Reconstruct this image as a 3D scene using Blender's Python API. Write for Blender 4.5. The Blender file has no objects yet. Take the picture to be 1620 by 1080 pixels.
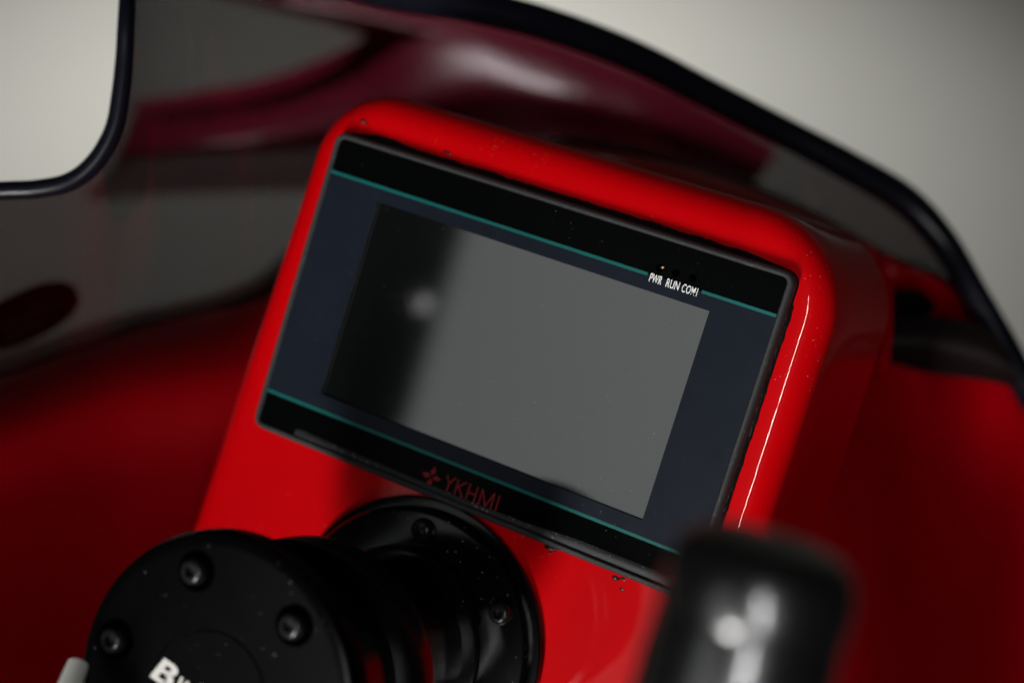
import bpy, bmesh, math, random
from mathutils import Matrix, Vector, noise
random.seed(7)
sc = bpy.context.scene
COL = sc.collection
PI = math.pi

# ------------------------------------------------------------------ frames
# The display panel defines a frame of its own: x to its right, y up its face,
# z out of the face (metres, origin in the middle of the glass).  M carries that
# frame into the world: the face leans back 35 degrees, one metre above the floor.
EL = math.radians(35)
M = Matrix(((1, 0, 0, 0),
            (0, math.sin(EL), -math.cos(EL), 0),
            (0, math.cos(EL), math.sin(EL), 1.0),
            (0, 0, 0, 1)))
FPX = 2450.0            # focal length in pixels of a 1620 px wide picture
R = Matrix(((0.8724762642, 0.2931879169, -0.3909296788),
            (-0.3105429864, 0.9503557017, 0.0196746992),
            (0.3772906333, 0.1042347619, 0.9202102436)))
T = Vector((-0.0022513895, -0.0035468446, -0.4153569064))
RT = R.transposed()
CAMP = -(RT @ T)

def PZ(u, v, z):                      # point on the plane z = const of the panel frame
    d = RT @ Vector(((u - 810) / FPX, -(v - 540) / FPX, -1))
    return CAMP + d * ((z - CAMP.z) / d.z)
def PD(u, v, dist):                   # point at a distance measured along the lens axis
    return CAMP + (RT @ Vector(((u - 810) / FPX, -(v - 540) / FPX, -1))) * dist

# ------------------------------------------------------------------ camera
cd = bpy.data.cameras.new('camera')
cam = bpy.data.objects.new('camera', cd); COL.objects.link(cam)
cam.matrix_world = M @ (Matrix.Translation(CAMP) @ RT.to_4x4())
cd.sensor_width = 36; cd.lens = 36 * FPX / 1620
cd.clip_start = 0.01; cd.clip_end = 60
cd.dof.use_dof = True
cd.dof.focus_distance = 0.388
cd.dof.aperture_fstop = 6.2
sc.camera = cam

# ------------------------------------------------------------------ world, lamps, exposure
w = bpy.data.worlds.new('World'); sc.world = w; w.use_nodes = True
w.node_tree.nodes['Background'].inputs[0].default_value = (0.9, 0.95, 1.0, 1)
w.node_tree.nodes['Background'].inputs[1].default_value = 0.012
sc.view_settings.view_transform = 'Standard'; sc.view_settings.look = 'None'
sc.view_settings.exposure = 0; sc.view_settings.gamma = 1
try:
    sc.cycles.use_denoising = True
    sc.cycles.max_bounces = 10; sc.cycles.transparent_max_bounces = 12
    sc.cycles.caustics_reflective = False; sc.cycles.caustics_refractive = False
except Exception: pass

def lamp(name, pos, target, sx, sy, radiance, color=(1, 1, 1), spread=180, roll=0.0):
    """Area lamp.  pos and target in the panel frame; radiance is that of its face."""
    ld = bpy.data.lights.new(name, 'AREA'); ld.shape = 'RECTANGLE'
    ld.size = sx; ld.size_y = sy
    ld.energy = radiance * PI * sx * sy
    ld.color = color; ld.spread = math.radians(spread)
    o = bpy.data.objects.new(name, ld); COL.objects.link(o)
    p = M @ Vector(pos); t = M @ Vector(target)
    q = (p - t).to_track_quat('Z', 'Y')
    o.rotation_mode = 'QUATERNION'
    o.rotation_quaternion = q @ Matrix.Rotation(roll, 3, 'Z').to_quaternion()
    o.location = p
    return o

MI = M.inverted()
lamp('key_softbox', (0.035, -0.62, 0.80), (0, -0.02, 0), 0.12, 0.42, 3.7, (1, .985, .96), 34)
lamp('screen_reflection_lamp', (-0.34, -0.285, 1.10), (-0.34, -0.285, 0), 0.40, 0.63, 0.37, (.96, 1, .99), 120)  # added lamp, stands in for the grey surface mirrored in the display
lamp('glint_lamp', PZ(668, 480, 0) + Vector((-(CAMP.x - PZ(668, 480, 0).x), -(CAMP.y - PZ(668, 480, 0).y), CAMP.z)) * 2.3, PZ(668, 480, 0), 0.006, 0.006, 0.8, (1, 1, 1), 60)
lamp('strip_light', (0.42, -0.10, 0.90), (0.07, 0, 0), 0.011, 0.60, 19.0, (1, 1, 1), 60)
lamp('backdrop_light', MI @ Vector((-1.0, 2.0, 1.7)), MI @ Vector((-1.25, 1.5, 0)), 0.8, 0.8, 5.2, (1, .985, .95), 95)
lamp('nose_fill_lamp', MI @ Vector((-0.50, 1.12, 1.70)), MI @ Vector((-0.40, 0.64, 0.86)), 0.42, 0.24, 13.0, (1, .95, .97), 40)  # added lamp, only there to brighten the nose behind the screen

# ------------------------------------------------------------------ materials
def newmat(name):
    m = bpy.data.materials.new(name); m.use_nodes = True
    nt = m.node_tree; b = nt.nodes['Principled BSDF']
    return m, nt, b
def node(nt, t, **kw):
    n = nt.nodes.new(t)
    for k, v in kw.items(): setattr(n, k, v)
    return n
def coords(nt):
    return node(nt, 'ShaderNodeTexCoord').outputs['Object']
def noise_tex(nt, scale, detail=4, rough=.6, vec=None):
    n = node(nt, 'ShaderNodeTexNoise'); n.inputs['Scale'].default_value = scale
    n.inputs['Detail'].default_value = detail; n.inputs['Roughness'].default_value = rough
    nt.links.new(vec or coords(nt), n.inputs['Vector']); return n
def ramp(nt, fac, a, b, ca=(0, 0, 0, 1), cb=(1, 1, 1, 1)):
    r = node(nt, 'ShaderNodeValToRGB'); e = r.color_ramp.elements
    e[0].position = a; e[0].color = ca; e[1].position = b; e[1].color = cb
    nt.links.new(fac, r.inputs[0]); return r.outputs[0]
def mixc(nt, fac, a, b):
    m = node(nt, 'ShaderNodeMix', data_type='RGBA')
    for s, v in ((0, fac), (6, a), (7, b)):
        if isinstance(v, (float, int, tuple)): m.inputs[s].default_value = v
        else: nt.links.new(v, m.inputs[s])
    return m.outputs[2]
def mul(nt, a, b):
    m = node(nt, 'ShaderNodeMath', operation='MULTIPLY')
    for s, v in ((0, a), (1, b)):
        if isinstance(v, (float, int)): m.inputs[s].default_value = v
        else: nt.links.new(v, m.inputs[s])
    return m.outputs[0]
def specks(nt, scale, size, gate_scale=60, g0=.5, g1=.62):
    """Dust: small dots at voronoi points, only some of them kept, in loose drifts."""
    co = coords(nt)
    v = node(nt, 'ShaderNodeTexVoronoi'); v.inputs['Scale'].default_value = scale
    nt.links.new(co, v.inputs['Vector'])
    sep = node(nt, 'ShaderNodeSeparateColor'); nt.links.new(v.outputs['Color'], sep.inputs[0])
    thr = mul(nt, sep.outputs[0], size)                     # each dot its own size
    lt = node(nt, 'ShaderNodeMath', operation='LESS_THAN')
    nt.links.new(v.outputs['Distance'], lt.inputs[0]); nt.links.new(thr, lt.inputs[1])
    keep = node(nt, 'ShaderNodeMath', operation='GREATER_THAN'); keep.inputs[1].default_value = .55
    nt.links.new(sep.outputs[1], keep.inputs[0])
    g = ramp(nt, noise_tex(nt, gate_scale, 3, .6, co).outputs[0], g0, g1)
    return mul(nt, mul(nt, lt.outputs[0], keep.outputs[0]), g)
def bump(nt, b, height, strength, dist):
    bp = node(nt, 'ShaderNodeBump'); bp.inputs['Strength'].default_value = strength
    bp.inputs['Distance'].default_value = dist
    nt.links.new(height, bp.inputs['Height']); nt.links.new(bp.outputs[0], b.inputs['Normal'])

def paint(name, base, rough=.38, coat=1.0, dust=.16, wav=.25, crough=.03):
    m, nt, b = newmat(name)
    n = noise_tex(nt, 45, 5)
    c = mixc(nt, ramp(nt, n.outputs[0], .3, .75), tuple(x * .94 for x in base) + (1,), tuple(base) + (1,))
    s1 = specks(nt, 1100, .22, 30, .52, .62)
    c = mixc(nt, mul(nt, s1, dust), c, (.75, .30, .05, 1))
    s2 = specks(nt, 900, .17, 22, .56, .64)
    c = mixc(nt, mul(nt, s2, dust * 1.2), c, (.8, .6, .55, 1))
    nt.links.new(c, b.inputs['Base Color'])
    b.inputs['Roughness'].default_value = rough
    b.inputs['Coat Weight'].default_value = coat
    b.inputs['Coat Roughness'].default_value = crough
    b.inputs['Specular IOR Level'].default_value = .03
    nn = noise_tex(nt, 28, 2, .4)
    bump(nt, b, nn.outputs[0], wav, .0006)
    return m
def plain(name, base, rough, spec=.5, coat=0, var=.25, bscale=0, bstr=0, bdist=.0002, metal=0):
    m, nt, b = newmat(name)
    n = noise_tex(nt, 160, 4)
    lo = tuple(x * (1 - var) for x in base) + (1,); hi = tuple(min(1, x * (1 + var)) for x in base) + (1,)
    nt.links.new(mixc(nt, n.outputs[0], lo, hi), b.inputs['Base Color'])
    r = node(nt, 'ShaderNodeMapRange'); r.inputs[3].default_value = max(.02, rough * .85); r.inputs[4].default_value = min(1, rough * 1.15)
    nt.links.new(n.outputs[0], r.inputs[0]); nt.links.new(r.outputs[0], b.inputs['Roughness'])
    b.inputs['Specular IOR Level'].default_value = spec
    b.inputs['Coat Weight'].default_value = coat; b.inputs['Coat Roughness'].default_value = .08
    b.inputs['Metallic'].default_value = metal
    if bscale:
        bump(nt, b, noise_tex(nt, bscale, 3, .7).outputs[0], bstr, bdist)
    return m
def dusty(name, base, rough, spec, amount, scale=500, size=.2, dustc=(.55, .55, .52), coat=0, bscale=0, bstr=0, bdist=.0001, gate=(40, .45, .56)):
    m = plain(name, base, rough, spec, coat, .15, bscale, bstr, bdist)
    nt = m.node_tree; b = nt.nodes['Principled BSDF']
    l = b.inputs['Base Color'].links[0].from_socket
    c = mixc(nt, mul(nt, specks(nt, scale, size, *gate), amount), l, dustc + (1,))
    nt.links.new(c, b.inputs['Base Color'])
    return m

RED = paint('red gel paint', (.46, .0, .002), .4, .45)
RED_SHADED = paint('shaded red paint', (.34, .0, .004), .45, .25, .0, .5, .16)  # pod red made darker: the cowl's shade is put into this colour
BLACK = dusty('black anodised metal', (.0012, .0012, .0014), .27, .10, .3, 700, .14, (.5, .45, .4))
BLACKG = dusty('gloss black paint', (.0015, .0015, .0018), .14, .28, .5, 900, .15, (.6, .5, .4))
BARREL = plain('black tube', (.002, .002, .0022), .2, .3)
BEZEL = dusty('grained black plastic', (.020, .020, .021), .62, .4, .25, 1500, .3, (.4, .4, .4), bscale=2600, bstr=.9, bdist=.00015)
LIP = dusty('dusty black plastic', (.013, .014, .015), .6, .4, .8, 1500, .30, (.45, .47, .5), bscale=2200, bstr=.7, bdist=.0001, gate=(40, .35, .5))
FBLACK = dusty('black film', (.0012, .0014, .0014), .20, .03, .5, 1000, .085, (.6, .58, .5))
FNAVY = dusty('navy film', (.0072, .0098, .0165), .34, .12, .5, 1000, .10, (.6, .6, .58))
TEAL = plain('teal ink', (.0, .095, .086), .4, .3, 0, .06)
GREYINK = plain('light grey ink', (.5, .49, .46), .5, .3, 0, .03)
WHITE = plain('white ink', (.86, .86, .84), .5, .3, 0, .03)
REDINK = plain('red ink', (.17, .002, .006), .5, .3, 0, .05)  # darkened to carry the shade the boss casts on the logo
GLASS = dusty('grey glass', (.003, .0034, .0034), .055, .5, .5, 1000, .09, (.6, .6, .58), gate=(25, .42, .55))
GLASS.node_tree.nodes['Principled BSDF'].inputs['IOR'].default_value = 2.1
HOLE = plain('indicator window', (.0003, .0003, .0003), .5, .0)
AMBER = plain('amber speck', (.75, .5, .2), .4)
SEAL = plain('black sealant', (.004, .004, .004), .22, .5, 0, .1, 900, .8, .0004)
TRIM = plain('black rubber edging', (.005, .0055, .010), .30, .28, 0, .2, 60, .25, .0006)
GRIP = plain('moulded black grip', (.003, .003, .003), .30, 1.0, 1, 0, .2)
STEEL = plain('blackened steel bolt', (.008, .008, .008), .22, .3, 0, .1)
PALE = plain('off white plastic', (.62, .61, .57), .45)
BADGE = plain('black badge', (.006, .006, .006), .5, .08)
BADGE2 = plain('worn badge print', (.16, .15, .145), .5)
WALL, nt, b = newmat('grey seamless paper')
n = noise_tex(nt, 1.6, 4); n2 = noise_tex(nt, 380, 3)
c = mixc(nt, ramp(nt, n.outputs[0], .3, .7), (.60, .595, .55, 1), (.64, .635, .59, 1))
c = mixc(nt, mul(nt, n2.outputs[0], .10), c, (.45, .45, .42, 1))
nt.links.new(c, b.inputs['Base Color']); b.inputs['Roughness'].default_value = .9

# smoked sheet: a thin tinted pane, partly clear, with a Fresnel gloss on both faces
SMOKE = bpy.data.materials.new('smoked acrylic'); SMOKE.use_nodes = True
nt = SMOKE.node_tree; nt.nodes.clear()
out = node(nt, 'ShaderNodeOutputMaterial'); mx = node(nt, 'ShaderNodeMixShader')
tr = node(nt, 'ShaderNodeBsdfTransparent'); gl = node(nt, 'ShaderNodeBsdfGlossy')
fr = node(nt, 'ShaderNodeFresnel'); 
gm = node(nt, 'ShaderNodeNewGeometry'); io = node(nt, 'ShaderNodeMapRange')     # same gloss on both faces of the pane
io.inputs[3].default_value = 1.45; io.inputs[4].default_value = 1 / 1.45
nt.links.new(gm.outputs['Backfacing'], io.inputs[0]); nt.links.new(io.outputs[0], fr.inputs['IOR'])
TS = .28
tr.inputs[0].default_value = (TS, TS * .99, TS, 1)      # light passes two faces
gl.inputs['Roughness'].default_value = .07; gl.inputs[0].default_value = (1, 1, 1, 1)
nt.links.new(fr.outputs[0], mx.inputs[0]); nt.links.new(tr.outputs[0], mx.inputs[1]); nt.links.new(gl.outputs[0], mx.inputs[2])
bp = node(nt, 'ShaderNodeBump'); bp.inputs['Strength'].default_value = .25; bp.inputs['Distance'].default_value = .001
nt.links.new(noise_tex(nt, 14, 2, .4).outputs[0], bp.inputs['Height'])
nt.links.new(bp.outputs[0], gl.inputs['Normal'])
dm = node(nt, 'ShaderNodeMixShader'); df = node(nt, 'ShaderNodeBsdfDiffuse'); df.inputs[0].default_value = (.3, .28, .27, 1)
nt.links.new(mul(nt, specks(nt, 500, .15, 20, .55, .65), .12), dm.inputs[0])
nt.links.new(mx.outputs[0], dm.inputs[1]); nt.links.new(df.outputs[0], dm.inputs[2])
nt.links.new(dm.outputs[0], out.inputs[0])

# ------------------------------------------------------------------ object helpers
def root(name, base, label, cat, group=None):
    """Empty at the thing's base (panel frame), axes along the panel frame."""
    o = bpy.data.objects.new(name, None); COL.objects.link(o)
    o.empty_display_size = .01
    o.matrix_world = M @ Matrix.Translation(Vector(base))
    o['label'] = label; o['category'] = cat
    if group: o['group'] = group
    return o
def base_of(o):
    v = Vector((0, 0, 0))
    while o is not None:
        if o.parent is None: return v + (M.inverted() @ o.matrix_world.translation)
        v += o.matrix_local.translation; o = o.parent
def finish(name, bm, m, parent=None, smooth=True, sharp=32):
    """bm holds coordinates of the panel frame."""
    bmesh.ops.remove_doubles(bm, verts=bm.verts, dist=1e-7)
    bmesh.ops.recalc_face_normals(bm, faces=bm.faces)
    me = bpy.data.meshes.new(name)
    if parent is not None:
        v = -BASES[parent.name]
        for q in bm.verts: q.co += v
    else:
        for q in bm.verts: q.co = M @ q.co
    bm.to_mesh(me); bm.free()
    me.materials.append(m)
    if smooth:
        for p in me.polygons: p.use_smooth = True
        me.set_sharp_from_angle(angle=math.radians(sharp))
    o = bpy.data.objects.new(name, me); COL.objects.link(o)
    if parent is not None:
        o.parent = parent; BASES[o.name] = BASES[parent.name]
    return o
BASES = {}
def thing(name, base, label, cat, group=None):
    o = root(name, base, label, cat, group); BASES[o.name] = Vector(base); return o

def loft(bm, loops, closed=True, cap0=False, cap1=False):
    rows = [[bm.verts.new(p) for p in l] for l in loops]
    n = len(rows[0])
    for a, b_ in zip(rows, rows[1:]):
        for i in range(n if closed else n - 1):
            j = (i + 1) % n
            bm.faces.new((a[i], a[j], b_[j], b_[i]))
    if cap0: bm.faces.new(rows[0])
    if cap1: bm.faces.new(rows[-1])
    return rows
def rrect(x0, x1, y0, y1, r, z, n=8):
    pts = []
    for cx, cy, a0 in ((x1 - r, y1 - r, 0), (x0 + r, y1 - r, 90), (x0 + r, y0 + r, 180), (x1 - r, y0 + r, 270)):
        for k in range(n + 1):
            a = math.radians(a0 + 90 * k / n)
            pts.append(Vector((cx + r * math.cos(a), cy + r * math.sin(a), z)))
    return pts
def frame_of(axis):
    a = Vector(axis).normalized()
    u = a.orthogonal().normalized(); return a, u, a.cross(u)
def lathe(bm, prof, org, axis=(0, 0, 1), n=72, cap0=True, cap1=True, ref=None):
    a, u, v = frame_of(axis); org = Vector(org)
    loops = [[org + a * h + (u * math.cos(2 * PI * k / n) + v * math.sin(2 * PI * k / n)) * r for k in range(n)] for r, h in prof]
    loft(bm, loops, True, cap0, cap1)
def quad(bm, x0, x1, y0, y1, z, th=.0):
    vs = [Vector((x0, y0, z)), Vector((x1, y0, z)), Vector((x1, y1, z)), Vector((x0, y1, z))]
    if th:
        loft(bm, [[v - Vector((0, 0, th)) for v in vs], vs], True, True, True)
    else:
        bm.faces.new([bm.verts.new(v) for v in vs])
def catmull(pts, n):
    """Evenly parametrised Catmull-Rom through vectors, n samples."""
    P = [pts[0] * 2 - pts[1]] + list(pts) + [pts[-1] * 2 - pts[-2]]
    segs = len(pts) - 1; out = []
    for k in range(n):
        t = k / (n - 1) * segs; i = min(int(t), segs - 1); t -= i
        a, b_, c_, d_ = P[i:i + 4]
        out.append(.5 * ((2 * b_) + (c_ - a) * t + (2 * a - 5 * b_ + 4 * c_ - d_) * t * t + (3 * b_ - a - 3 * c_ + d_) * t ** 3))
    return out
def tube(bm, pts, rad, n=14, flat=1.0):
    """Tube along pts, radius number or list; parallel-transported rings."""
    if not isinstance(rad, (list, tuple)): rad = [rad] * len(pts)
    t0 = (pts[1] - pts[0]).normalized(); u = t0.orthogonal().normalized(); loops = []
    for i, p in enumerate(pts):
        t = (pts[min(i + 1, len(pts) - 1)] - pts[max(i - 1, 0)]).normalized()
        u = (u - t * u.dot(t)).normalized(); v = t.cross(u)
        loops.append([p + (u * math.cos(2 * PI * k / n) + v * math.sin(2 * PI * k / n) * flat) * rad[i] for k in range(n)])
    loft(bm, loops, True, True, True)
def surface(rows, nu, nv):
    """Bi-Catmull-Rom surface through a grid of vectors -> nv x nu points."""
    R1 = [catmull(r, nu) for r in rows]
    colz = [catmull([r[i] for r in R1], nv) for i in range(nu)]
    return [[colz[i][j] for i in range(nu)] for j in range(nv)]
def sheet(bm, grid, th, back):
    """Solid sheet with thickness th towards direction back (closed rim)."""
    g2 = [[p + back * th for p in row] for row in grid]
    A = [[bm.verts.new(p) for p in row] for row in grid]
    B = [[bm.verts.new(p) for p in row] for row in g2]
    nv, nu = len(A), len(A[0])
    for j in range(nv - 1):
        for i in range(nu - 1):
            bm.faces.new((A[j][i], A[j][i + 1], A[j + 1][i + 1], A[j + 1][i]))
            bm.faces.new((B[j][i], B[j + 1][i], B[j + 1][i + 1], B[j][i + 1]))
    for j in range(nv - 1):
        for i in (0, nu - 1):
            bm.faces.new((A[j][i], B[j][i], B[j + 1][i], A[j + 1][i]))
    for i in range(nu - 1):
        for j in (0, nv - 1):
            bm.faces.new((A[j][i], B[j][i], B[j][i + 1], A[j][i + 1]))
VIEW = (RT @ Vector((0, 0, -1))).normalized()

# ------------------------------------------------------------------ backdrop (one seamless sweep)
def wpt(y, z): return [Vector((x, y, z)) for x in (-6, -2, 2, 6)]
bm = bmesh.new()
prof = [(-4, 0), (-1, 0), (2.9, 0)]
for k in range(1, 13):
    a = math.radians(90 * k / 12); prof.append((2.9 + .9 * math.sin(a), .9 - .9 * math.cos(a)))
prof += [(3.8, 2.5), (3.8, 5)]
loft(bm, [[M.inverted() @ p for p in wpt(y, z)] for y, z in prof], False)
o = finish('backdrop', bm, WALL); o['kind'] = 'structure'

# ------------------------------------------------------------------ the red fairing
fair = thing('vehicle_fairing', PZ(900, 900, -.16), 'glossy red vehicle fairing, shade mixed into its colour, carrying the raised bright red display pod', 'fairing')

# pod: face, rounded shoulder and flared sides, lofted as closed outlines
def pod_outline(off, z, flare=0.0, n=10):
    x0, x1, y1, y0 = -.0708 - off, .0712 + off, .0498 + off, -.185
    r = .0125 + off
    pts = []
    def P(x, y):
        k = (.05 - y)
        xx = x - (.042 * max(0, k - .02) * (1 if x < 0 else .0)) + (flare * (1 if x > 0 else -1))
        return Vector((xx, y + (flare if y > 0 else 0), z))
    for cx, cy, a0 in ((x1 - r * 1.25, y1 - r * 1.25, 0), (x0 + r * 1.1, y1 - r * 1.1, 90)):
        rr = r * 1.25 if a0 == 0 else r * 1.1
        for k in range(n + 1):
            a = math.radians(a0 + 90 * k / n); pts.append(P(cx + rr * math.cos(a), cy + rr * math.sin(a)))
    m_ = 10
    for k in range(1, m_ + 1): pts.append(P(x0, (y1 - r * 1.1) + (y0 - y1 + r * 1.1) * k / m_))
    pts.append(P(0, y0))
    for k in range(m_, 0, -1): pts.append(P(x1, (y1 - r * 1.25) + (y0 - y1 + r * 1.25) * k / m_))
    return pts
FZ = -.0048
bm = bmesh.new(); loops = []
RF = .0085
loops.append(pod_outline(-.010, FZ))
loops.append(pod_outline(-.004, FZ))
for k in range(0, 9):
    a = math.radians(90 * k / 8)
    loops.append(pod_outline(RF * math.sin(a), FZ - RF * (1 - math.cos(a))))
for dz, fl in ((.022, .0003), (.036, .0006), (.058, .001), (.072, .0015)):
    loops.append(pod_outline(RF, FZ - dz, fl))
loft(bm, loops, True, True, False)
pod = finish('display_pod', bm, RED, fair, sharp=60)
pod['label'] = 'bright red raised pod with rounded shoulders'

# sealant squeezed out round the display: an irregular strip lying on the pod face
bm = bmesh.new()
outer = rrect(-.069, .069, -.044, .044, .0035, FZ + .0002, 8)
dens = []
for i in range(len(outer)):
    a, b_ = outer[i], outer[(i + 1) % len(outer)]
    k = max(1, int((b_ - a).length / .0006))
    for j in range(k): dens.append(a.lerp(b_, j / k))
cx = Vector((0, 0, FZ))
inn, mid, out_ = [], [], []
for i, p in enumerate(dens):
    q = dens[(i + 1) % len(dens)] - dens[i - 1]; nrm = Vector((q.y, -q.x, 0)).normalized()
    if nrm.dot(p - cx) < 0: nrm = -nrm
    nz = min(.7, noise.noise(p * 160) + .5 * noise.noise(p * 330)); nz2 = noise.noise(p * 900)
    wd = .0004 + .00025 * max(0, nz) + .0001 * max(0, nz2)
    if p.y > .0425: wd = (.0013 + .0003 * nz + .0001 * nz2) * min(1, max(0, (.0655 - abs(p.x)) / .012)) + .0004
    if p.x > .066 and p.y < .036: wd += .0005 + .0004 * max(0, noise.noise(p * 420))
    if p.y > .042 and p.x < -.045: wd += .0012 * max(0, 1 - abs(p.x + .058) / .012)
    if p.y < -.042: wd = .0002 + .0011 * max(0, noise.noise(p * 350) - .15) * (1 if p.x > .02 else .2)
    inn.append(p - nrm * .001 + Vector((0, 0, .0010)))
    mid.append(p + nrm * wd * .55 + Vector((0, 0, .0005 + .0003 * nz2)))
    out_.append(p + nrm * wd - Vector((0, 0, .0004)))
loft(bm, [inn, mid, out_], True)
finish('sealant_bead', bm, SEAL, fair, sharp=80)
for (u, v, s) in ((574, 192, .0010), (579, 195, .0007), (709, 242, .0008), (704, 240, .0006), (974, 914, .0010), (985, 915, .0007), (984, 932, .0006), (868, 866, .0011), (877, 869, .0008), (870, 874, .0006), (1215, 560, .0005), (1206, 590, .0004)):
    p = PZ(u, v, FZ + .0001); bm = bmesh.new(); n = 9
    ring = [p + Vector((math.cos(2 * PI * k / n) * 1.5, math.sin(2 * PI * k / n) * .8, 0)) * s * random.uniform(.5, 1) for k in range(n)]
    ring2 = [p.lerp(q, .5) + Vector((0, 0, s * .25)) for q in ring]
    loft(bm, [ring, ring2], True, False, True)
    finish('sealant_smear', bm, SEAL, fair)

# cowl: the bowl round the pod, red darkened to carry its shade
def G(rows): return [[PD(u, v, d) for (u, v, d) in r] for r in rows]
rows = G([
    [(-260, 640, .66), (0, 560, .67), (180, 500, .68), (400, 440, .69), (560, 300, .70), (880, 215, .70), (1140, 272, .69), (1290, 335, .68), (1400, 400, .66), (1500, 450, .63), (1600, 560, .60), (1760, 820, .54)],
    [(-260, 684, .56), (0, 590, .58), (180, 528, .59), (400, 474, .60), (560, 340, .60), (880, 230, .60), (1140, 286, .60), (1290, 342, .605), (1400, 404, .61), (1500, 450, .595), (1600, 562, .572), (1760, 824, .522)],
    [(-280, 760, .50), (-10, 670, .525), (190, 610, .545), (420, 560, .56), (600, 450, .575), (900, 360, .585), (1150, 400, .575), (1290, 440, .58), (1385, 480, .605), (1470, 540, .60), (1590, 640, .56), (1740, 880, .51)],
    [(-300, 880, .48), (0, 800, .51), (200, 760, .535), (420, 720, .55), (620, 660, .565), (900, 600, .575), (1150, 590, .56), (1280, 610, .555), (1370, 640, .575), (1460, 690, .59), (1580, 780, .56), (1740, 980, .50)],
    [(-300, 1040, .45), (0, 980, .485), (200, 960, .51), (420, 930, .53), (620, 900, .545), (900, 860, .55), (1140, 820, .53), (1270, 810, .52), (1370, 830, .53), (1460, 880, .545), (1570, 960, .53), (1720, 1120, .48)],
    [(-300, 1260, .41), (0, 1240, .44), (200, 1230, .465), (420, 1210, .485), (620, 1190, .50), (900, 1160, .50), (1130, 1130, .485), (1270, 1120, .475), (1370, 1130, .475), (1460, 1160, .48), (1560, 1220, .475), (1700, 1330, .45)],
])
bm = bmesh.new(); sheet(bm, surface(rows, 150, 70), .004, VIEW)
finish('cowl', bm, RED_SHADED, fair, sharp=60)
# nose: the outside of the bodywork, seen through the screen
NO = .20
def GN(rows): return G([[(u, v, d + NO) for u, v, d in r] for r in rows])
rows = GN([
    [(216, 158, .79), (300, 146, .79), (420, 124, .78), (520, 88, .76), (600, 50, .73), (690, 20, .74), (800, 44, .74), (930, 86, .74), (1080, 150, .74), (1230, 235, .78)],
    [(204, 200, .69), (300, 188, .695), (420, 172, .70), (540, 142, .70), (640, 104, .70), (740, 84, .705), (840, 100, .705), (950, 132, .705), (1080, 184, .71), (1220, 256, .76)],
    [(184, 246, .645), (300, 234, .65), (430, 222, .665), (560, 200, .675), (660, 176, .68), (760, 164, .685), (860, 170, .685), (960, 186, .69), (1070, 224, .70), (1200, 285, .75)],
    [(160, 280, .67), (300, 268, .68), (440, 262, .69), (570, 252, .695), (670, 240, .70), (770, 236, .71), (870, 240, .71), (960, 252, .71), (1060, 286, .73), (1180, 330, .76)],
    [(130, 316, .74), (300, 306, .75), (450, 302, .75), (580, 298, .76), (670, 296, .76), (770, 296, .77), (870, 300, .77), (960, 310, .77), (1050, 330, .78), (1160, 360, .79)],
])
bm = bmesh.new(); sheet(bm, surface(rows, 90, 40), .004, VIEW)
NOSE = paint('nose paint', (.34, .016, .050), .5, 1, 0, .4, .25)  # pink of light reflected off the paint is mixed into its base colour
finish('nose_cowl', bm, NOSE, fair, sharp=60)
# brow of the nose under the screen's top edge
rows = GN([
    [(300, -60, .72), (400, -30, .72), (500, -10, .72), (600, 10, .73), (700, 26, .74)],
    [(300, -36, .70), (400, -8, .70), (500, 14, .705), (600, 36, .71), (700, 60, .72)],
    [(300, -20, .72), (400, 8, .72), (500, 32, .73), (590, 62, .735), (690, 100, .745)],
])
bm = bmesh.new(); sheet(bm, surface(rows, 50, 16), .004, VIEW)
finish('nose_brow', bm, NOSE, fair, sharp=60)
# pocket in the right flank: dark slot, ledge under it and the folded edge beside it
bm = bmesh.new()
s0 = [(1403, 462, .575), (1440, 458, .575), (1462, 462, .572), (1480, 480, .570), (1472, 498, .570), (1440, 502, .572), (1403, 500, .574)]
a = [PD(*q) for q in s0]; bk = [PD(u, v, d + .03) for u, v, d in s0]
loft(bm, [bk, a], True, True, True)
finish('vent_slot', bm, plain('slot black', (.001, .001, .001), .9, .05), fair)
bm = bmesh.new()
g = surface(G([[(1402, 506, .565), (1470, 500, .560), (1550, 515, .552), (1600, 560, .545)],
               [(1402, 540, .560), (1470, 545, .556), (1550, 560, .548), (1605, 590, .541)],
               [(1402, 570, .568), (1470, 590, .566), (1550, 600, .556), (1610, 612, .546)]]), 24, 14)
sheet(bm, g, .004, VIEW); finish('ledge', bm, plain('satin black ledge', (.006, .003, .003), .6, .12), fair)
bm = bmesh.new()
tube(bm, catmull([PD(1406, 405, .578), PD(1406, 480, .566), PD(1404, 540, .558), PD(1399, 575, .556), PD(1390, 598, .566)], 20), [.0006 + .0009 * math.sin(PI * k / 19) for k in range(20)], 10)
finish('folded_edge', bm, RED_SHADED, fair)

# ------------------------------------------------------------------ windscreen
ws = thing('windscreen', PD(900, 330, .57), 'smoked see-through windscreen with thick black edging curving round behind the red pod', 'windscreen')
TOP = [(-260, 318, .44, 2.6), (-120, 312, .44, 2.6), (0, 302, .44, 2.4), (60, 299, .44, 2.4), (112, 287, .44, 2.4), (152, 255, .44, 2.4), (180, 205, .44, 2.3), (191, 150, .44, 2.3), (197, 90, .44, 2.2), (200, 30, .44, 2.1), (206, -40, .445, 2.1), (230, -130, .45, 2.4),
       (330, -120, .47, 3.5), (460, -60, .49, 4.2), (600, -14, .50, 4.6), (740, 8, .51, 4.8), (870, 40, .52, 4.8), (1000, 88, .535, 4.7), (1120, 148, .55, 4.6), (1230, 204, .56, 4.6), (1340, 262, .565, 4.8), (1430, 316, .57, 4.9), (1490, 380, .57, 4.6), (1540, 462, .565, 4.2), (1596, 560, .56, 4.2), (1660, 690, .55, 4.2), (1760, 900, .52, 4.2)]
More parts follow.
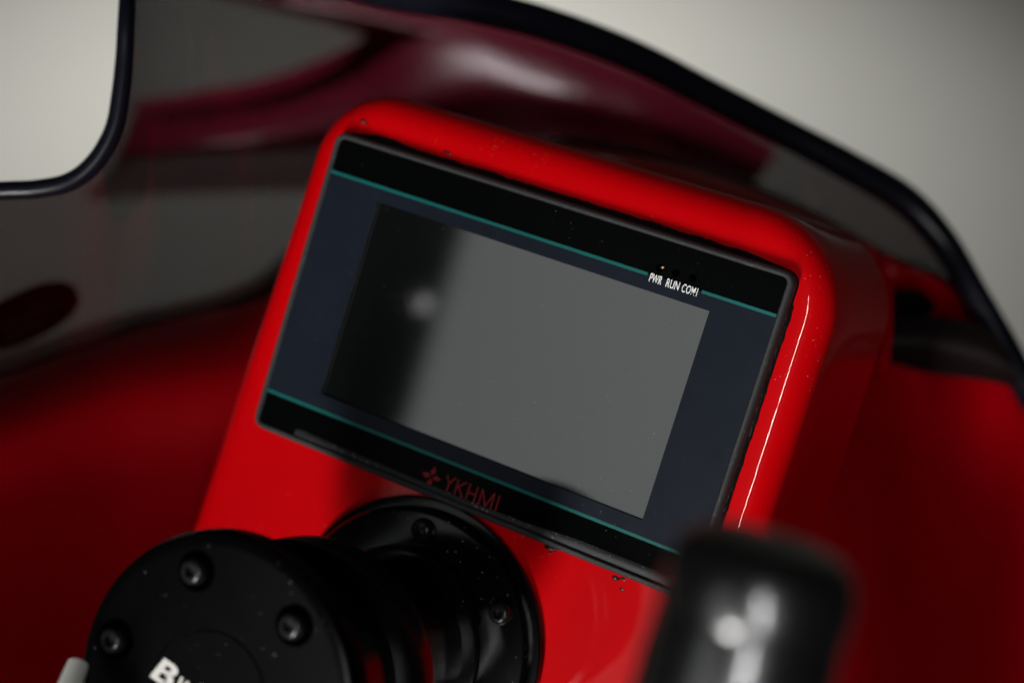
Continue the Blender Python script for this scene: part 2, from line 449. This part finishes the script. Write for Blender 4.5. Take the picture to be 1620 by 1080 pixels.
BOT = [(-260, 700, .50), (-120, 650, .505), (0, 600, .515), (50, 584, .52), (90, 570, .52), (130, 556, .525), (170, 542, .53), (210, 528, .53), (260, 514, .535), (320, 498, .54), (390, 482, .545), (460, 450, .55),
       (520, 390, .55), (590, 310, .555), (680, 262, .56), (780, 236, .563), (880, 226, .565), (980, 240, .565), (1080, 262, .565), (1180, 294, .57), (1270, 330, .578), (1350, 372, .59), (1420, 412, .594), (1500, 450, .585), (1590, 556, .568), (1664, 700, .552), (1764, 908, .522)]
tp = catmull([PD(u, v, d) for u, v, d, r in TOP], 180)
tr_ = catmull([Vector((r, 0, 0)) for *_, r in TOP], 180)
bt = catmull([PD(*q) for q in BOT], 180)
grid = []
NV = 26
for j in range(NV):
    t = j / (NV - 1); row = []
    for a, b_ in zip(tp, bt):
        p = a.lerp(b_, t); h = (b_ - a).length
        p = p + VIEW * (.10 * h * 4 * t * (1 - t))           # belly away from the rider
        row.append(p)
    grid.append(row)
bm = bmesh.new(); sheet(bm, grid, .003, VIEW)
finish('tinted_pane', bm, SMOKE, ws, sharp=80)
bm = bmesh.new(); tube(bm, tp, [x.x * (.00118 if i > 60 else .00108 + .0001 * i / 60) for i, x in enumerate(tr_)], 16)
finish('edge_trim', bm, TRIM, ws, sharp=80)

# oval badge on the outside of the screen
BD = .600
bm = bmesh.new(); ring = []; ring2 = []
for k in range(48):
    a = 2 * PI * k / 48; ca, sa = math.cos(a), math.sin(a)
    du = 92 * (abs(ca) ** .8) * (1 if ca > 0 else -1); dv = 40 * (abs(sa) ** .9) * (1 if sa > 0 else -1)
    th = math.radians(-25); uu = 40 + du * math.cos(th) - dv * math.sin(th); vv = 500 + du * math.sin(th) + dv * math.cos(th)
    ring.append(PD(uu, vv, BD)); ring2.append(PD(40 + (uu - 40) * .94, 500 + (vv - 500) * .9, BD - .003))
loft(bm, [ring, ring2], True, True, True)
finish('badge', bm, BADGE, ws)
for (u0, v0, u1, v1, ww) in ((0, 520, 36, 500, 5), (10, 535, 50, 516, 5), (44, 505, 60, 478, 5), (58, 515, 80, 480, 4)):
    bm = bmesh.new(); a, b_ = PD(u0, v0, BD - .0035), PD(u1, v1, BD - .0035)
    tube(bm, [a, a.lerp(b_, .5), b_], ww * .6 / FPX, 8)
    finish('badge_mark', bm, BADGE2, ws)

# ------------------------------------------------------------------ display
dsp = thing('touch_display', (0, 0, FZ), 'black framed touch display panel with grey blank screen set in the bright red pod', 'display')
X0, X1, Y0, Y1 = -.069, .069, -.044, .044
bm = bmesh.new(); loops = []
for off, z in ((.0, -.0050), (.0, -.0012), (.0003, -.0005), (.0008, -.0001), (.0013, 0), (.0017, -.0003), (.0019, -.0011)):
    loops.append(rrect(X0 + off, X1 - off, Y0 + off, Y1 - off, max(.0034 - off, .0012), z))
loft(bm, loops, True)
finish('bezel', bm, BEZEL, dsp, sharp=70)
ZF = -.0008
IX0, IX1, IY0, IY1 = X0 + .00185, X1 - .00185, Y0 + .00185, Y1 - .00185
ST, SB = .0324, -.0328
bm = bmesh.new()
top = rrect(IX0, IX1, -.1, IY1, .0016, ZF)
def band(name, y0, y1, rt, rb, m):
    bm = bmesh.new(); pts = []
    for cx, cy, a0, r in ((IX1 - rt, y1 - rt, 0, rt), (IX0 + rt, y1 - rt, 90, rt), (IX0 + rb, y0 + rb, 180, rb), (IX1 - rb, y0 + rb, 270, rb)):
        for k in range(5):
            a = math.radians(a0 + 90 * k / 4); pts.append(Vector((cx + r * math.cos(a), cy + r * math.sin(a), ZF)))
    loft(bm, [[p - Vector((0, 0, .0004)) for p in pts], pts], True, True, True)
    return finish(name, bm, m, dsp, smooth=False)
band('upper_film', ST, IY1, .0016, .00001, FBLACK)
band('lower_film', IY0, SB, .00001, .0016, FBLACK)
LX0, LX1, LY0, LY1 = -.0503, .0503, -.0283, .0283
bm = bmesh.new()
o_ = [Vector((IX0, SB, ZF)), Vector((IX1, SB, ZF)), Vector((IX1, ST, ZF)), Vector((IX0, ST, ZF))]
i_ = [Vector((LX0, LY0, ZF)), Vector((LX1, LY0, ZF)), Vector((LX1, LY1, ZF)), Vector((LX0, LY1, ZF))]
loft(bm, [[p - Vector((0, 0, .0004)) for p in o_], o_, i_, [p - Vector((0, 0, .0004)) for p in i_]], True)
finish('screen_surround', bm, FNAVY, dsp, smooth=False)
bm = bmesh.new()
loft(bm, [[p - Vector((0, 0, .0004)) for p in i_], [p - Vector((0, 0, .0014)) for p in i_]], True)
finish('screen_recess', bm, HOLE, dsp, smooth=False)
bm = bmesh.new(); quad(bm, LX0 - .001, LX1 + .001, LY0 - .001, LY1 + .001, ZF - .0009, .001)
scr = finish('screen', bm, GLASS, dsp, smooth=False)
LT = .00042
p0 = PZ(1024, 436, ZF).x; p1 = PZ(1109, 465, ZF).x
for x0, x1, yc in ((IX0, p0, ST), (p1, IX1, ST), (IX0, IX1, SB)):
    bm = bmesh.new(); quad(bm, x0, x1, yc - LT, yc + LT, ZF + .00008, .0001)
    finish('teal_line', bm, TEAL, dsp, smooth=False)
# lower lip with its dust
bm = bmesh.new()
zs = [ZF + .0001, ZF + .0005, ZF + .0004, ZF + .0001]
loft(bm, [[Vector((x, IY0 + y * k, z)) for y, z in zip((.0002, .0006, .0018, .0022), zs)] for x, k in ((-.0545, .9), (-.0535, 1), (0, .62), (.02, .8), (.035, 1.25), (IX1 - .002, 1.35))], False)
finish('lower_lip', bm, LIP, dsp, sharp=50)
# indicator windows
for k, (u, v) in enumerate(((1044, 424), (1069, 432), (1096, 440))):
    p = PZ(u, v, ZF); bm = bmesh.new(); lathe(bm, [(.00105, 0), (.001, .00006)], p, n=24)
    finish('indicator_window', bm, HOLE, dsp)
bm = bmesh.new(); p = PZ(1048.5, 423, ZF + .0001); lathe(bm, [(.0003, 0), (.0002, .0001)], p, n=10)
finish('indicator_lamp', bm, AMBER, dsp)

# lettering --------------------------------------------------------------
def word(txt, x0, x1, y0, y1, z, m, parent, bold=0.0, name='lettering', mat=None):
    """Font text, fitted to a box on the panel (or on the frame `mat`)."""
    cu = bpy.data.curves.new('text', 'FONT'); cu.body = txt; cu.offset = bold; cu.resolution_u = 4
    to = bpy.data.objects.new('text', cu); COL.objects.link(to)
    bpy.context.view_layer.update()
    me = bpy.data.meshes.new_from_object(to.evaluated_get(bpy.context.evaluated_depsgraph_get()))
    bpy.data.objects.remove(to); bpy.data.curves.remove(cu)
    xs = [v.co.x for v in me.vertices]; ys_ = [v.co.y for v in me.vertices]
    sx = (x1 - x0) / (max(xs) - min(xs)); sy = (y1 - y0) / (max(ys_) - min(ys_))
    bm = bmesh.new(); bm.from_mesh(me); bpy.data.meshes.remove(me)
    bx, by = min(xs), min(ys_)
    for v in bm.verts:
        q = Vector((x0 + (v.co.x - bx) * sx, y0 + (v.co.y - by) * sy, z))
        v.co = mat @ q if mat else q
    return finish(name, bm, m, parent, smooth=False)
ZT = ZF + .00012
yb, yt = ST - .00165, ST + .00055
def X(u, v): return PZ(u, v, ZF).x
for txt, u0, u1, v in (('PWR', 1027.5, 1048.5, 441), ('RUN', 1054, 1076, 449), ('COM1', 1078.5, 1105, 458)):
    word(txt, X(u0, v), X(u1, v), yb, yt, ZT, WHITE, dsp, .004)
def stroke(bm, a, b_, wd, z):
    a = Vector((a[0], a[1], z)); b_ = Vector((b_[0], b_[1], z)); d = (b_ - a).normalized(); n_ = Vector((-d.y, d.x, 0)) * wd / 2
    bm.faces.new([bm.verts.new(q) for q in (a - n_, b_ - n_, b_ + n_, a + n_)])
def L(x, y): return PZ(640 + x / 7.715, 720 + y / 7.715, ZF)
GLYPHS = [[((525, 235), (545, 345)), ((632, 272), (545, 345)), ((545, 345), (515, 437))],
          [((665, 292), (608, 475)), ((768, 328), (636, 392)), ((662, 385), (706, 518))],
          [((808, 346), (748, 532)), ((902, 383), (842, 572)), ((780, 452), (870, 480))],
          [((960, 412), (900, 597)), ((962, 415), (980, 622)), ((980, 622), (1105, 462)), ((1107, 462), (1046, 656))],
          [((1166, 488), (1108, 678))]]
for gl_ in GLYPHS:
    bm = bmesh.new()
    for k, (a, b_) in enumerate(gl_): stroke(bm, L(*a), L(*b_), .00044, ZT + k * .000006)
    finish('lettering', bm, REDINK, dsp, smooth=False)
for quadr in (((375, 130), (322, 195), (335, 245), (388, 210)), ((215, 205), (255, 270), (318, 258), (295, 203)),
              ((450, 300), (395, 250), (345, 262), (375, 314)), ((290, 387), (342, 335), (330, 275), (273, 320))):
    bm = bmesh.new()
    bm.faces.new([bm.verts.new(Vector((L(*q).x, L(*q).y, ZT))) for q in quadr])
    finish('emblem_petal', bm, REDINK, dsp, smooth=False)

# ------------------------------------------------------------------ steering boss
C0 = Vector((-.003, -.083, FZ))
hub = thing('steering_boss', C0, 'round black metal boss with bolted flange and capped end below the display', 'steering boss')
def ring_part(name, prof, m, parent=hub, org=C0, n=96, sharp=28):
    bm = bmesh.new(); lathe(bm, prof, org, n=n); return finish(name, bm, m, parent, sharp=sharp)
ring_part('flange', [(.0388, -.001), (.0390, .0022), (.0386, .0028), (.0372, .0030), (.0366, .0030)], BLACKG)
ring_part('flange_plate', [(.0364, .0028), (.0364, .0062), (.0358, .0070), (.0350, .0072), (.0262, .0072)], BLACKG)
ring_part('collar', [(.0262, .0070), (.0262, .0130), (.0256, .0138), (.0246, .0140), (.0200, .0142)], BLACKG)
ring_part('barrel', [(.0215, .0138), (.0215, .020), (.0225, .040), (.0235, .0560)], BARREL)
ring_part('barrel_ring', [(.0300, .0540), (.0326, .0545), (.0332, .0556), (.0332, .0650), (.0326, .0662), (.0300, .0666)], BARREL)
ring_part('neck', [(.0290, .0664), (.0290, .0900)], BARREL)
CZ = .0985; C1 = C0 + Vector((-.0012, .0022, 0))
cap = ring_part('end_cap', [(.0300, .0905), (.0350, .0907), (.0357, .0914), (.0357, CZ - .0030), (.0350, CZ - .0010), (.0338, CZ - .0002), (.0320, CZ), (.0152, CZ), (.0150, CZ - .0004), (.0140, CZ - .0004), (.0138, CZ)], BLACK, org=C1)
def bolt_mesh(org, r, h, parent, name, m):
    prof = [(r * 1.0, 0), (r * 1.0, h * .45), (r * .93, h * .75), (r * .80, h * .93), (r * .62, h), (r * .48, h), (r * .46, h * .35), (r * .0 + 1e-5, h * .30)]
    a = bmesh.new(); loops = []
    for q, (rr, hh) in enumerate(prof):
        l = []
        for k in range(36):
            t = 2 * PI * k / 36; r2 = rr
            if 5 <= q <= 6: # hexagonal socket
                ph = (t % (PI / 3)) - PI / 6; r2 = rr * math.cos(PI / 6) / math.cos(ph)
            l.append(org + Vector((r2 * math.cos(t), r2 * math.sin(t), hh)))
        loops.append(l)
    loft(a, loops, True, True, True); return finish(name, a, m, parent, sharp=40)
for k in range(6):
    a = math.radians(36 + 60 * k); p = C0 + Vector((.0312 * math.cos(a), .0312 * math.sin(a), .0071))
    bolt_mesh(p, .0031, .0030, hub, 'flange_bolt', STEEL)
    a = math.radians(-4 + 60 * k); p = C1 + Vector((.0270 * math.cos(a), .0270 * math.sin(a), CZ + .0001))
    bm = bmesh.new(); lathe(bm, [(.0046, 0), (.0045, .0003), (.0037, .0003), (.0036, .0001)], p, n=40)
    finish('screw_seat', bm, HOLE, hub)
    bolt_mesh(p, .0030, .0026, hub, 'cap_screw', STEEL)
# emblem on the cap, half out of the picture
tilt = math.radians(-8)
MT = Matrix.Translation(C1 + Vector((-.0143, .0010, CZ + .0003))) @ Matrix.Rotation(tilt, 4, 'Z') @ Matrix(((1, .28, 0, 0), (0, 1, 0, 0), (0, 0, 1, 0), (0, 0, 0, 1)))
word('B', 0, .0056, -.0035, .0022, 0, GREYINK, hub, .03, 'cap_lettering', MT)
word('w', .0060, .0104, -.0035, .0008, 0, GREYINK, hub, .02, 'cap_lettering', MT)
word('i', .0109, .0122, -.0035, .0022, 0, GREYINK, hub, .02, 'cap_lettering', MT)

# ------------------------------------------------------------------ pale stalk behind the cap
pa, pb = PD(126, 1044, .345), PD(70, 1190, .33)
st = thing('pale_stalk', pb, 'short off white plastic stalk poking out behind the round black cap', 'stalk')
bm = bmesh.new(); tube(bm, [pa, pa.lerp(pb, .04), pa.lerp(pb, .5), pb], [.0010, .0024, .0030, .0032], 18)
finish('stalk_body', bm, PALE, st, sharp=50)
bm = bmesh.new(); tube(bm, [pb, pb + (pb - pa) * .1, pb + (pb - pa) * .2], .0058, 18)
finish('stalk_collar', bm, BARREL, st)

# ------------------------------------------------------------------ hand grip
ga = PD(1222, 852, .21)
ax = Vector((.05, -1, .0)).normalized()
g = thing('hand_grip', ga + ax * .13, 'out of focus black hand grip with domed end, near the lens at lower right', 'grip')
def grip_part(name, prof, m):
    bm = bmesh.new(); lathe(bm, [(r * .94, h * .94) for r, h in prof], ga, ax, 64); return finish(name, bm, m, g, sharp=40)
grip_part('grip_end', [(.0001, -.0012), (.0060, -.0008), (.0100, .0003), (.0126, .0022), (.0137, .0045), (.0141, .0080), (.0140, .0112), (.0137, .0122)], GRIP)
grip_part('grip_body', [(.0134, .0118), (.0136, .0130), (.0139, .0150), (.0141, .0200), (.0141, .0400), (.0134, .07), (.0130, .0950)], GRIP)
grip_part('grip_collar', [(.0160, .0945), (.0165, .096), (.0165, .104), (.0160, .1055)], GRIP)
bm = bmesh.new(); e = ga + ax * .104
tube(bm, catmull([e, e + ax * .03, e + ax * .055 + Vector((-.01, 0, -.04)), e + ax * .06 + Vector((-.02, .0, -.16))], 20), .009, 20)
finish('grip_bar', bm, BARREL, g)
